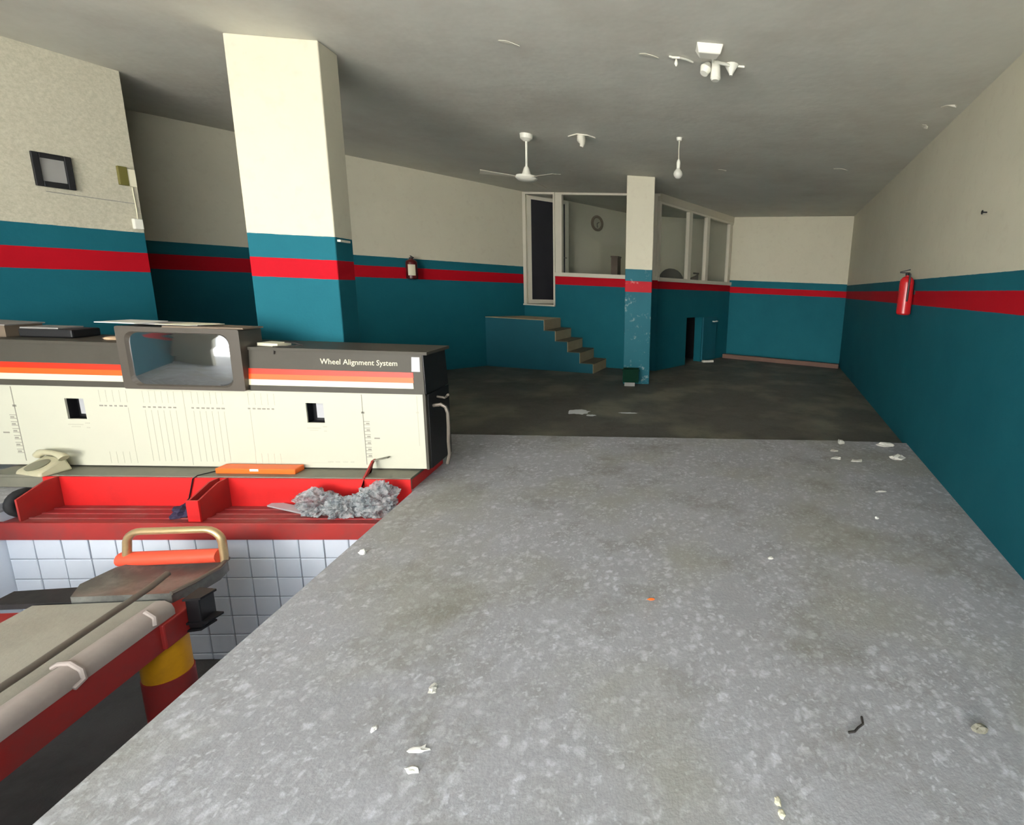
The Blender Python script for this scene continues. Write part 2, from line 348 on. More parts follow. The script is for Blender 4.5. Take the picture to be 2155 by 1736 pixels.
b = MB(); b.box(-9, -6, -1.1, -0.9, -0.06, HC).box(1.1, 2.0, -1.1, -0.9, -0.06, HC).box(-6, 1.1, -1.1, -0.9, 3.25, HC)
struct(b.build('wall_front', 'office_in'), 'front wall round the open shutter doorway')
struct(MB().box(-30, 30, -40, -1.0, -0.3, -0.02).build('ground', 'ground'), 'pale paving outside the shutter')
struct(MB().box(-14, -2, -17.5, -17, -0.02, 7).build('wall_bounce', 'facade'), 'unseen rendered facade, added to bounce sunlight through the shutter')  # unseen wall, sized and placed to throw sunlight into the garage
# columns
struct(MB().box(-3.168, -2.507, 4.145, 4.378, -0.06, HC).build('column', 'col1', bevel=0.008), 'bright square column standing behind the wheel alignment cabinet')
struct(MB().box(-0.362, 0.078, 7.95, 8.33, -0.06, HC).build('column', 'col2', bevel=0.01), 'slim column with worn paint in front of the glazed office')
# office walls
b = MB(); OW.slab(b, 0, 0.66, -0.2, 1.12, 0.0, -0.18); OW.slab(b, 0.66, OW.L, -0.2, 1.715, 0.0, -0.18); ow = struct(b.build('wall_office_front', 'wall_o'), 'teal parapet wall below the office window and door')
NS0, NS1, NZ = 1.10, 1.74, 0.97
b = MB(); DW.slab(b, 0, NS0, -0.2, 1.70, 0, -0.18); DW.slab(b, NS1, DW.L, -0.2, 1.70, 0, -0.18); DW.slab(b, NS0, NS1, NZ, 1.70, 0, -0.18)
struct(b.build('wall_office_side', 'wall_o'), 'teal parapet wall of the office with a low opening in it')
# ------------------------------------------------------------------ office interior, glazing, door, stairs
b = MB(); Wall((-1.55, 12.25), (3.2, 12.25)).slab(b, 0, 4.75, -0.2, HC, 0.0, -0.2); struct(b.build('wall_office_rear', 'office_in'))
b = MB(); MW.slab(b, MW.L+0.06, MW.L+3.3, -0.2, HC, 0.0, -0.2); struct(b.build('wall_office_left', 'office_in'))
b = MB(); Wall((1.98, 12.25), (2.06, 11.70)).slab(b, 0, 0.55, -0.2, HC, 0.0, -0.15); struct(b.build('wall_office_right', 'office_in'))
struct(MB().prism([(-2.3, 9.87, 1.02), (0.19, 9.26, 1.02), (0.2, 9.43, 1.02), (1.85, 11.66, 1.02), (1.9, 12.24, 1.02), (-0.3, 12.24, 1.02)], (0, 0, 0.1)).build('floor', 'office_in'), 'raised floor inside the glazed office')
def window(n, wall, t0, t1, z0, z1, mullions, label, off=-0.07):
    w = struct(bpy.data.objects.new('window_%d' % n, None)); COL.objects.link(w); w['_o'] = (0, 0, 0); tag(w, label)
    b = MB(); wall.slab(b, t0, t1, z0, z0+0.075, 0.035, -0.14); b.build('window_sill', 'frame', w, bevel=0.004)
    b = MB(); wall.slab(b, t0, t1, z1-0.04, z1, 0.0, -0.09); b.build('window_head', 'frame', w)
    for (a, c) in mullions:
        b = MB(); wall.slab(b, a, c, z0+0.075, z1-0.04, 0.0, -0.09); b.build('mullion', 'frame', w, bevel=0.003)
    ms = sorted(mullions)
    for (a, c), (d, e) in zip(ms[:-1], ms[1:]):
        b = MB(); wall.slab(b, c-0.01, d+0.01, z0+0.065, z1-0.03, off, off-0.006); b.build('pane', 'glass', w)
    return w
window(1, OW, 0.66, OW.L, 1.715, HC-0.01, [(0.665, 0.80), (2.60, 2.69)], 'office front window in a white frame beside the door')
dwl = 2.94
window(2, DW, 0.0, DW.L, 1.70, HC-0.14, [(0.0, 0.06), (1.05, 1.17), (1.78, 1.90), (2.86, 2.98)], 'three-light office side window receding behind the slim column')
b = MB(); DW.slab(b, 0, DW.L, HC-0.14, HC, 0.01, -0.14); struct(b.build('trim_1', 'office_in'), 'beam over the office side window')
# glazed door, leaf swung inward
d1 = struct(bpy.data.objects.new('door_1', None)); COL.objects.link(d1); d1['_o'] = (0, 0, 0); tag(d1, 'white framed office door with a dark panel, standing ajar')
for a, c in ((0.0, 0.065), (0.63, 0.664)):
    b = MB(); OW.slab(b, a, c, 1.12, HC-0.01, 0.02, -0.12); b.build('jamb', 'frame', d1)
b = MB(); OW.slab(b, 0.065, 0.63, HC-0.05, HC-0.01, 0.02, -0.12); b.build('door_head', 'frame', d1)
b = MB(); OW.slab(b, 0.0, 0.664, 1.12, 1.15, 0.05, -0.16); b.build('threshold', 'frame', d1)
hp = OW.p(0.075, 0, -0.02); ang = math.radians(47); du = Matrix.Rotation(ang, 3, 'Z')@OW.u
LD = Wall(hp[:2], (hp+du*0.86)[:2])
for z0, z1, t0, t1 in ((1.155, 1.235, 0, 0.86), (3.17, 3.235, 0, 0.86), (1.235, 3.17, 0, 0.075), (1.235, 3.17, 0.785, 0.86)):
    b = MB(); LD.slab(b, t0, t1, z0, z1, 0.02, -0.02); b.build('stile', 'frame', d1)
b = MB(); LD.slab(b, 0.07, 0.79, 1.23, 3.175, 0.006, -0.006); b.build('door_panel', 'darkglass', d1)
b = MB(); b.tube([LD.p(0.80, 2.1, 0.02), LD.p(0.80, 2.1, 0.06), LD.p(0.72, 2.1, 0.06)], 0.009, 8); b.build('handle', 'steel', d1)
# stairs along the office wall
st = thing('staircase', tuple(OW.p(0.9, -0.045, 0.37)), 'short cream staircase with teal side climbing to the office door', 'stairs')
WD = 0.73
lev = [(0.76, 0.89), (0.98, 0.70), (1.22, 0.515), (1.46, 0.325), (1.72, 0.13)]
prof = [(0.0, -0.045), (0.0, 0.89)]
for i, (e, z) in enumerate(lev): prof += [(e, z), (e, lev[i+1][1] if i+1 < len(lev) else -0.045)]
b = MB(); b.prism([OW.p(t, z, WD) for t, z in prof], OW.n*-(WD-.002)); b.build('stair_body', 'tealpaint', st)
def on_mw(off):   # where the landing meets the slanting wall
    a = OW.p(0, 0, off); d = (MW.A-a); return d.dot(MW.n)/OW.u.dot(MW.n)+0.012
b = MB(); b.prism([OW.p(0.0, -0.045, WD), OW.p(0.0, -0.045, 0.02), OW.p(on_mw(0.02), -0.045, 0.02), OW.p(on_mw(WD), -0.045, WD)], (0, 0, 0.935)); b.build('landing', 'tealpaint', st)
b = MB(); b.prism([OW.p(0.76, 0.89, WD+.006), OW.p(0.76, 0.89, 0.002), OW.p(on_mw(0.02), 0.89, 0.02), OW.p(on_mw(WD), 0.89, WD+.006)], (0, 0, 0.012)); b.build('landing_top', 'stairs', st)
for i, (e, z) in enumerate(lev):
    z2 = lev[i+1][1] if i+1 < len(lev) else -0.045
    b = MB(); OW.slab(b, e, e+0.012, z2, z+0.004, WD+0.004, 0.002); b.build('riser', 'stairs', st)
    t0 = lev[i-1][0]+0.012 if i else -1.3
    if i: b = MB(); OW.slab(b, t0, e+0.014, z, z+0.012, WD+0.006, 0.002); b.build('tread', 'tread', st)
# low door in the side parapet
d2 = struct(bpy.data.objects.new('door_2', None)); COL.objects.link(d2); d2['_o'] = (0, 0, 0); tag(d2, 'low teal hatch door folded back beside its dark opening')
b = MB(); DW.slab(b, NS0-.25, NS1+.25, -.2, 1.01, -.80, -.84); DW.slab(b, NS0-.29, NS0-.25, -.2, 1.01, -.181, -.84); DW.slab(b, NS1+.25, NS1+.29, -.2, 1.01, -.181, -.84); struct(b.build('wall_hatch_recess', 'black'), 'cavity behind the low hatch, its shade given by black walls')  # cavity walls coloured black in place of the shade inside
b = MB(); DW.slab(b, NS1+0.01, NS1+0.62, 0.0, NZ-0.01, 0.045, 0.012); b.build('door_leaf', 'tealpaint', d2, bevel=0.004)
b = MB(); b.tube([DW.p(NS1+0.42, 0.86, 0.045), DW.p(NS1+0.42, 0.86, 0.09), DW.p(NS1+0.58, 0.86, 0.09), DW.p(NS1+0.58, 0.86, 0.045)], 0.014, 8); b.build('handle', 'white', d2)
tag(MB().prism([DW.p(NS1-0.02, -0.045, 0.06), DW.p(NS1+0.2, -0.045, 0.22), DW.p(NS1+0.16, -0.045, 0.27), DW.p(NS1-0.05, -0.045, 0.12)], (0, 0, 0.045)).build('door_stop', 'white'), 'small pale wedge on the floor at the low hatch door', 'door stop')
b = MB(); BW.slab(b, 0.0, BW.L-0.15, -0.045, 0.05, 0.34, 0.22); struct(b.build('trim_2', 'redkerb'), 'low brown kerb lying along the foot of the back wall')
# things inside the office
CS = 9.373
ck = thing('wall_clock', tuple(MW.p(CS, 2.94, .01)), 'dim round clock on the wall inside the office', 'clock')
ring_ = lambda r, o: [MW.p(CS+r*math.cos(a), 2.94+r*math.sin(a), o) for a in [i*math.pi/12 for i in range(24)]]
b = MB(); b.tube(ring_(.145, .03), .03, 8, True); b.build('rim', 'folder', ck, smooth=True)
b = MB(); b.prism(ring_(.14, .005), MW.n*.015); b.build('clock_face', 'clockface', ck)
b = MB(); b.tube([MW.p(CS, 2.94, .025), MW.p(CS+.01, 2.85, .025)], .008, 6).tube([MW.p(CS, 2.94, .028), MW.p(CS+.06, 2.97, .028)], .007, 6); b.build('hands', 'black', ck)
c0 = OW.p(1.80, 1.79, -0.33)
b = MB(); b.obox(c0+Vector((0, 0, .13)), (0.13, 0.22, 0.42), (0, 0, -0.24)); b.obox(c0+Vector((0, 0, .35)), (0.15, 0.24, 0.03), (0, 0, -0.24))
bx_ = thing('file_box', (c0.x, c0.y, 1.67), 'dark brown box file standing inside the office front window', 'box'); b.build('body', 'wood', bx_)
dk = thing('desk', (-0.2, 10.05, 1.12), 'plain office desk just behind the front window', 'desk')
b = MB(); b.obox((-0.45, 10.02, 1.64), (1.5, 0.55, 0.05), (0, 0, -0.24)); b.build('top', 'wood', dk)
for t in (-0.65, 0.65):
    for s_ in (-0.2, 0.2):
        q = Matrix.Rotation(-0.24, 3, 'Z')@Vector((t, s_, 0)); b = MB(); b.box(-0.45+q.x-.025, -0.45+q.x+.025, 10.02+q.y-.025, 10.02+q.y+.025, 1.12, 1.615); b.build('leg', 'wood', dk)
ch = thing('office_chair', (0.5, 10.8, 1.12), 'dark rounded chair back seen through the side window', 'chair')
b = MB(); b.prism([(0.5+0.27*math.cos(a), 10.5+0.05*math.sin(a), 1.70+0.30*max(-0.2, math.sin(a))) for a in [i*math.pi/10-0.2 for i in range(15)]], (0.03, 0.10, 0)); b.build('backrest', 'rubber', ch, smooth=True)
b = MB(); b.obox((0.5, 10.80, 1.56), (0.5, 0.5, 0.09)); b.build('seat', 'rubber', ch, bevel=0.02)
b = MB(); b.tube([(0.5, 10.8, 1.15), (0.5, 10.8, 1.52)], 0.03, 8); b.build('post', 'steel', ch)
b = MB(); b.lathe([(0.24, 0), (0.24, 0.02), (0.05, 0.05)], (0.5, 10.8, 1.12), 5); b.build('base', 'black', ch)
q = DW.p(1.58, 1.775, -0.075)
ph = thing('telephone', tuple(DW.p(1.50, 1.775, -0.1)), 'black telephone on the sill of the office side window', 'telephone')
b = MB(); b.prism([DW.p(1.30, 1.775, -0.10), DW.p(1.66, 1.775, -0.10), DW.p(1.66, 1.90, -0.10), DW.p(1.55, 1.86, -0.10), DW.p(1.30, 1.80, -0.10)], DW.n*-0.035); b.build('body', 'black', ph)
b = MB(); DW.slab(b, 1.50, 1.68, 1.90, 1.935, -0.095, -0.138); b.build('handset', 'black', ph)
# ------------------------------------------------------------------ wheel alignment cabinet
CX0, CX1, CY, CYB, CZ0, CZ1 = -4.93, -1.668, 3.68, 4.09, 0.105, 1.035
cab = thing('alignment_cabinet', ((CX0+CX1)/2, 3.9, CZ0), 'long cream and taupe wheel alignment cabinet with orange stripes', 'cabinet')
b = MB(); b.box(CX0+.02, CX1-.02, CY+0.09, CYB, CZ0, 0.711); b.build('body', 'black', cab)
holes = [(-4.185, -4.060, 0.466, 0.620), (-2.540, -2.415, 0.470, 0.624)]
b = MB(); y0, y1 = CY, CY+0.012
xs = [CX0, holes[0][0], holes[0][1], holes[1][0], holes[1][1], CX1-0.02]
for i in range(0, 5, 2): b.box(xs[i], xs[i+1], y0, y1, CZ0+0.005, 0.712)
for h in holes: b.box(h[0], h[1], y0, y1, CZ0+0.005, h[2]).box(h[0], h[1], y0, y1, h[3], 0.712)
fp = b.build('front_panel', 'panel', cab)
b = MB(); b.box(CX0, CX1, y1, CY+0.09, CZ0, CZ0+0.02).box(CX0, CX1, y1, CY+0.09, 0.69, 0.712).box(CX1-0.02, CX1, y0-0.004, CY+0.09, CZ0, 0.712); b.build('panel_edge', 'brown', cab)
for h in holes:
    b = MB(); b.box(h[0]-.01, h[1]+.01, CY+0.075, CY+0.088, h[2]-.01, h[3]+.01).box(h[0]-.012, h[0]-.002, y1, CY+.085, h[2], h[3]).box(h[1]+.002, h[1]+.012, y1, CY+.085, h[2], h[3]).box(h[0], h[1], y1, CY+.085, h[2]-.012, h[2]-.002).box(h[0], h[1], y1, CY+.085, h[3]+.002, h[3]+.012)
    gw = b.build('gauge_window', 'black', cab)
    b = MB(); b.box(h[0]+.045, h[1]+.004, CY+0.045, CY+0.05, h[2]+.028, h[3]-.004); b.build('gauge_plate', 'greyplate', gw)
def pr(name, m, rects, y=CY):
    b = MB()
    for x0, x1, z0, z1 in rects: b.box(x0, x1, y-0.0012, y+0.003, z0, z1)
    o = b.build(name, m, fp); o['kind'] = 'stuff'; return o
def rowtext(x0, x1, z, n, h=0.011):
    w = (x1-x0)/n; return [(x0+i*w, x0+i*w+w*random.uniform(.45, .75), z, z+h) for i in range(n)]
for cx, nl in ((-3.55, 6), (-3.22, 6)):        # two middle scales
    L_ = [(cx-0.11+i*0.042, cx-0.107+i*0.042, 0.15, 0.545) for i in range(nl)]+[(cx-0.11+i*0.042, cx-0.108+i*0.042, 0.60, 0.69) for i in range(nl)]
    pr('scale_marking', 'print_', L_); pr('scale_numbers', 'print_dark', rowtext(cx-0.12, cx+0.12, 0.562, 7))
for cx, sg in ((-3.86, 1), (-2.85, -1)):
    L_ = [(cx-0.09+i*0.045, cx-0.088+i*0.045, 0.60, 0.69) for i in range(5)]+[(cx-0.09+i*0.045, cx-0.088+i*0.045, 0.13, 0.22) for i in range(5)]
    L_ += [(cx+sg*0.088, cx+sg*0.088+0.003, 0.22, 0.56)]
    pr('scale_marking', 'print_', L_); pr('scale_numbers', 'print_dark', rowtext(cx-0.1, cx+0.1, 0.566, 6))
pr('centre_line', 'print_', [(-3.389, -3.384, 0.12, 0.70)])
for cx in (-2.135, -4.52):
    sg = 1 if cx > -3 else -1
    pr('scale_marking', 'print_dark', [(cx-.0025, cx+.0025, 0.14, 0.70)]+[(min(cx, cx+sg*0.045), max(cx, cx+sg*0.045)-.0, 0.20+i*0.026, 0.204+i*0.026) for i in range(12)])
    pr('scale_numbers', 'print_dark', [(cx+sg*0.03-.012, cx+sg*0.03+.012, 0.208+i*0.052, 0.217+i*0.052) for i in range(6)]+[(cx+sg*0.09-.02, cx+sg*0.09+.02, 0.35, 0.36), (cx-.012, cx+.012, 0.55, 0.565)])
for h in holes:
    x = (h[0]+h[1])/2; pr('caption', 'print_', [(x-.07, x+.03, h[2]-.045, h[2]-.038), (x-.05, x+.01, h[2]-.062, h[2]-.056), (x+.045, x+.075, h[2]-.034, h[2]-.026), (x+.05, x+.072, h[2]-.068, h[2]-.06)])
pr('caption', 'print_', rowtext(-2.42, -2.2, 0.155, 4, 0.008)+[(-2.62, -2.4, 0.148, 0.150)])
pr('scale_marking', 'print_', [(-1.735, -1.732, 0.30, 0.70), (-1.745, -1.725, 0.56, 0.572)])
# upper fascia, lid, stripes, lettering
MXA, MXB, MBK = -3.733, -2.910, 3.846
b = MB(); b.hexa([(CX0, CY-.01, .712), (MXA, CY-.01, .712), (MXA, MBK, .712), (CX0, MBK, .712), (CX0, CY+.02, 1.012), (MXA, CY+.02, 1.012), (MXA, MBK, 1.012), (CX0, MBK, 1.012)]); fl_ = b.build('upper_fascia', 'brown', cab)
b = MB(); b.box(CX0, CX1-.02, MBK, CYB, .712, 1.012); b.build('rear_box', 'brown', cab)
b = MB(); b.hexa([(MXB, CY-.01, .712), (CX1, CY-.01, .712), (CX1, MBK, .712), (MXB, MBK, .712), (MXB, CY+.02, 1.012), (CX1-.02, CY+.02, 1.012), (CX1-.02, MBK, 1.012), (MXB, MBK, 1.012)]); fa = b.build('upper_fascia', 'brown', cab)
b = MB(); b.box(CX0-.02, MXA, CY+.012, CYB+.02, 1.0125, 1.036).box(MXB, CX1+.02, CY+.012, CYB+.02, 1.0125, 1.036).box(MXA, MXB, MBK, CYB+.02, 1.0125, 1.036); b.build('lid', 'brown', cab)
b = MB(); b.box(CX1-.0, CX1+.008, CY+.03, CYB, CZ0, .705); b.build('side_panel', 'black', cab)
b = MB(); b.hexa([(CX1+.0, CY, .715), (CX1+.006, CY, .715), (CX1+.006, CYB, .715), (CX1, CYB, .715), (CX1-.018, CY+.02, 1.01), (CX1-.010, CY+.02, 1.01), (CX1-.010, CYB, 1.01), (CX1-.018, CYB, 1.01)]); b.build('side_panel', 'black', cab)
def fy(z): return CY-.01+.03*(z-.712)/.3
def stripe(name, m, x0, x1, z0, z1, e=0.0025):
    b = MB(); b.hexa([(x0, fy(z0)-e, z0), (x1, fy(z0)-e, z0), (x1, fy(z0)+.004, z0), (x0, fy(z0)+.004, z0), (x0, fy(z1)-e, z1), (x1-.004, fy(z1)-e, z1), (x1-.004, fy(z1)+.004, z1), (x0, fy(z1)+.004, z1)]); return b.build(name, m, fa)
for x0, x1 in ((CX0+.02, -3.70), (-2.96, -1.748)):
    stripe('red_stripe', 'stripe_red', x0, x1, 0.838, 0.878); stripe('orange_stripe', 'stripe_orange', x0, x1, 0.800, 0.838); stripe('cream_stripe', 'stripe_cream', x0, x1, 0.755, 0.798)
stripe('end_plate', 'greyplate', -1.762, -1.70, 0.885, 0.995)
def lettering(txt, x, y, z, size, m, parent, rotx=math.radians(84), ex=0.001, sx=1.0):
    c = bpy.data.curves.new('lettering', 'FONT'); c.body = txt; c.size = size; c.extrude = ex; c.resolution_u = 2
    t = bpy.data.objects.new('lettering_tmp', c); COL.objects.link(t)
    bpy.context.view_layer.update(); me = bpy.data.meshes.new_from_object(t.evaluated_get(bpy.context.evaluated_depsgraph_get()))
    bpy.data.objects.remove(t)
    me.transform(Matrix.Translation(Vector((x, y, z))-Vector(parent['_o']))@Matrix.Rotation(rotx, 4, 'X')@Matrix.Diagonal((sx, 1, 1, 1)))
    me.materials.clear(); me.materials.append(M[m]); o = bpy.data.objects.new('lettering', me); COL.objects.link(o); o.parent = parent; return o
lettering('Wheel Alignment System', -2.415, fy(.93)-.002, 0.925, 0.058, 'stripe_cream', fa, sx=0.93)
# chrome crank handles and hose on the cabinet side
b = MB(); b.tube([(-1.665, 3.86, .655), (-1.60, 3.86, .645), (-1.575, 3.84, .665), (-1.55, 3.80, .685)], 0.010, 8); b.build('crank', 'steel', cab, smooth=True)
b = MB(); b.tube([(-1.66, 3.78, .60), (-1.60, 3.78, .61), (-1.565, 3.78, .59), (-1.55, 3.78, .54), (-1.55, 3.78, .42), (-1.56, 3.79, .30), (-1.56, 3.80, .19), (-1.58, 3.80, .11)], 0.014, 8); b.build('hose', 'steel', cab, smooth=True)
# ------------------------------------------------------------------ monitor in the cabinet
MX0, MX1, MZ0, MZ1, MY = -3.728, -2.915, 0.7135, 1.165, 3.672
mon = thing('crt_monitor', ((MX0+MX1)/2, 3.74, MZ0), 'bulky taupe tube monitor set in the middle of the cabinet', 'monitor')
def rrect(x0, x1, z0, z1, r, n=5):
    pts = []
    for cx, cz, a0 in ((x1-r, z0+r, -90), (x1-r, z1-r, 0), (x0+r, z1-r, 90), (x0+r, z0+r, 180)):
        for i in range(n+1):
            a = math.radians(a0+90*i/n); pts.append((cx+r*math.cos(a), cz+r*math.sin(a)))
    return pts
SX0, SX1, SZ0, SZ1 = -3.655, -3.01, 0.752, 1.118
def ring(mb, outer, inner, yo, yi):
    n = len(outer); mb.add([(x, yo, z) for x, z in outer]+[(x, yi, z) for x, z in inner], [(i, (i+1) % n, n+(i+1) % n, n+i) for i in range(n)])
outer = rrect(MX0, MX1, MZ0, MZ1, 0.014); in1 = rrect(SX0-.02, SX1+.02, SZ0-.014, SZ1+.012, 0.06); in2 = rrect(SX0, SX1, SZ0, SZ1, 0.07)
b = MB(); ring(b, outer, in1, MY-.035, MY-.035); ring(b, in1, in2, MY-.035, MY-.012)
back = rrect(MX0+.0, MX1-.0, MZ0, MZ1, 0.014); n = len(outer)
b.add([(x, MY-.035, z) for x, z in outer]+[(x, 3.84, z) for x, z in back], [(n+i, n+(i+1) % n, (i+1) % n, i) for i in range(n)]+[tuple(range(n, 2*n))[::-1]])
b.build('housing', 'brown_d', mon)
b = MB(); cx, cz = (SX0+SX1)/2, (SZ0+SZ1)/2; rings = []; NR = 7
vs = []; fs = []
for k in range(NR+1):
    f_ = k/NR; 
    for x, z in in2:
        px_, pz_ = cx+(x-cx)*f_*1.03, cz+(z-cz)*f_*1.03
        vs.append((px_, MY-.012-.028*(1-((px_-cx)/.34)**2*.6-((pz_-cz)/.19)**2*.4)+.0, pz_))
m_ = len(in2)
for k in range(1, NR):
    for i in range(m_): fs.append((k*m_+i, k*m_+(i+1) % m_, (k+1)*m_+(i+1) % m_, (k+1)*m_+i)[::-1])
fs.append(tuple(range(m_, 2*m_)))
M['screen'].node_tree.nodes['Principled BSDF'].inputs['IOR'].default_value = 2.4
b.add(vs, fs); sc = b.build('screen', 'screen', mon, smooth=True)
# sheets on top of the monitor
def sheet(name, pts, z, th_, m, label, cat, group=None, bend=0.0):
    b = MB(); b.prism([(x, y, z) for x, y in pts], (0, 0, th_)); o = b.build(name, m, loc=(pts[0][0], pts[0][1], z)); return tag(o, label, cat, group)
zt_ = MZ1+0.001
sheet('folder', [(-3.40, 3.62), (-2.90, 3.66), (-2.88, 3.82), (-3.38, 3.82)], zt_, 0.012, 'folder', 'brown folder lying on the right of the monitor top', 'folder')
sheet('folder', [(-3.74, 3.68), (-3.20, 3.66), (-3.19, 3.83), (-3.72, 3.83)], zt_+.0125, 0.010, 'folder_g', 'grey folder in the middle of the pile on the monitor', 'folder')
sheet('paper_sheet', [(-3.80, 3.59), (-3.54, 3.585), (-3.52, 3.80), (-3.78, 3.81)], zt_+.0235, 0.006, 'paper', 'white paper stack overhanging the left corner of the monitor', 'paper')
sheet('paper_sheet', [(-3.42, 3.595), (-3.20, 3.60), (-3.10, 3.76), (-3.34, 3.78)], zt_+.0235, 0.003, 'paper_c', 'cream sheet at the front middle of the monitor top', 'paper')
# clutter on the cabinet lid
lz = 1.037
t = thing('cardboard_box', (-4.62, 3.90, lz), 'small worn grey-brown carton at the left end of the cabinet lid', 'box')
b = MB(); b.box(-4.90, -4.62, 3.80, 4.02, lz, lz+.085); b.build('body', 'folder', t)
b = MB(); b.obox((-4.76, 3.91, lz+.092), (.30, .24, .008), (0, .03, .02)); b.build('flap', 'folder_g', t)
t = thing('tool_case', (-4.42, 3.92, lz), 'flat black case with a pale edge on the cabinet lid', 'case')
b = MB(); b.obox((-4.40, 3.93, lz+.032), (.34, .2, .062), (0, 0, .05)); b.build('body', 'black', t, bevel=.01)
b = MB(); b.obox((-4.44, 3.92, lz+.069), (.24, .17, .010), (0, 0, .05)); b.build('lid', 'folder_g', t)
t = thing('folded_cloth', (-3.9, 3.86, lz), 'peach folded rag beside the left side of the monitor', 'cloth')
b = MB(); b.blob((-3.90, 3.84, lz+.012), (.11, .07, .014), .2, 2, 3, 3, .9); b.build('lower_fold', 'cloth', t, smooth=True)
b = MB(); b.blob((-3.85, 3.86, lz+.040), (.06, .05, .018), .25, 2, 4, 3, .9); b.build('upper_fold', 'cloth', t, smooth=True)
t = thing('notepad', (-2.76, 3.8, lz), 'cream notepad with a loose cord on the cabinet lid', 'notepad')
b = MB(); b.obox((-2.80, 3.80, lz+.012), (.17, .11, .022), (0, 0, -.2)); b.build('pages', 'paper_c', t)
b = MB(); b.tube([(-2.72, 3.79, lz+.028), (-2.66, 3.82, lz+.02), (-2.60, 3.80, lz+.008), (-2.66, 3.74, lz+.006), (-2.74, 3.70, lz+.006), (-2.73, 3.695, lz-.02), (-2.73, 3.69, lz-.05)], .004, 6); b.build('cord', 'twig', t)
# ------------------------------------------------------------------ red tray bench at the pit end
bn = thing('tray_bench', (-3.0, 3.5, -0.24), 'red steel tray bench across the pit end under the cabinet', 'bench')
BX0, BX1, BZ, BY = -4.60, -1.735, 0.10, 3.515
b = MB(); b.box(BX0, BX1, BY, 4.10, BZ-.02, BZ).box(BX0, BX1, BY, BY+.02, 0.005, BZ-.02); b.build('top', 'benchtop', bn, bevel=.004)
b = MB(); b.box(BX0, BX1, BY+.022, 4.08, 0.001, BZ-.021); b.build('core', 'redsteel', bn)
b = MB(); b.box(PX0+.004, PX1-.012, BY-.012, BY-.001, -0.125, BZ-.008); b.build('back_panel', 'redsteel', bn)
b = MB(); b.box(PX0+.004, PX1-.012, 3.245, BY-.012, -0.135, -0.125); sh = b.build('shelf', 'redshelf', bn)
for yy in (3.30, 3.37, 3.44):
    b = MB(); b.box(PX0+.05, PX1-.06, yy, yy+.012, -0.125, -0.117); b.build('rib', 'redshelf', sh)
b = MB(); b.box(PX0+.004, PX1-.012, 3.222, 3.245, -0.238, -0.115); b.build('front_lip', 'liftred', bn, bevel=.004)
def divider(x, name='divider'):
    b = MB(); b.prism([(x, BY-.013, -.125), (x, BY-.013, .095), (x, BY-.09, .095), (x, 3.26, .03), (x, 3.26, -.125)], (.012, 0, 0)); b.build(name, 'liftred', bn)
for x in (-3.075, -3.015, -4.13): divider(x)
b = MB(); b.box(-3.078, -3.0, 3.250, 3.262, -.125, .035); b.build('divider_face', 'redsteel', bn)
b = MB(); b.prism([(-2.075, BY-.013, -.125), (-2.075, BY-.013, .095), (-2.075, BY+.12, .19), (-2.075, BY+.16, .19), (-2.075, BY-.03, .05), (-2.075, 3.30, -.125)], (.012, 0, 0)); b.build('end_bracket', 'liftred', bn)
b = MB(); b.obox((-2.02, BY+.14, .196), (.13, .03, .008), (0, -.25, 0)); b.build('bracket_tip', 'benchtop', bn)
b = MB(); b.tube([(-3.13, 3.68, BZ+.004), (-3.22, 3.515, BZ+.006), (-3.235, 3.495, BZ-.01), (-3.28, 3.495, -.06), (-3.33, 3.50, -.12)], .004, 6); b.build('cord', 'black', bn)
# things on the bench
ph = thing('telephone', (-4.29, 3.58, BZ), 'beige desk telephone at the left end of the red bench', 'telephone')
rot = Matrix.Rotation(math.radians(-14), 3, 'Z'); o_ = Vector((-4.28, 3.565, BZ))
def L3(x, y, z): return o_+rot@Vector((x, y*.78, z))
b = MB(); b.hexa([L3(-.12, -.11, 0), L3(.12, -.11, 0), L3(.12, .11, 0), L3(-.12, .11, 0), L3(-.10, -.10, .035), L3(.10, -.10, .035), L3(.09, .09, .10), L3(-.09, .09, .10)]); b.build('body', 'phone', ph, bevel=.015, smooth=True)
b = MB(); ax = rot@Vector((0, -.33, .95)); b.lathe([(.06, 0), (.062, .008), (.05, .012)], L3(0, -.03, .058), 20, ax); b.build('dial', 'phone_d', ph, smooth=True)
b = MB(); b.tube([L3(-.12, .06, .10), L3(-.10, .06, .118), L3(-.04, .06, .130), L3(.04, .06, .130), L3(.10, .06, .118), L3(.12, .06, .10)], [.028, .026, .018, .018, .026, .028], 10); b.build('handset', 'phone', ph, smooth=True)
ob = thing('orange_tray', (-2.87, 3.6, BZ), 'flat orange plastic box with a white label on the bench top', 'box')
b = MB(); b.box(-3.14, -2.585, 3.565, 3.665, BZ, BZ+.042); b.build('body', 'orange', ob, bevel=.006)
b = MB(); b.box(-2.90, -2.84, 3.5625, 3.566, BZ+.022, BZ+.04); b.build('label', 'paper', ob)
tag(MB().obox((-2.56, 3.44, -.106), (.36, .06, .012), (.1, 0, -.35)).build('metal_strip', 'greyplate', loc=(-2.56, 3.44, -.116)), 'pale flat metal strip lying on the red shelf by the bags', 'strip')
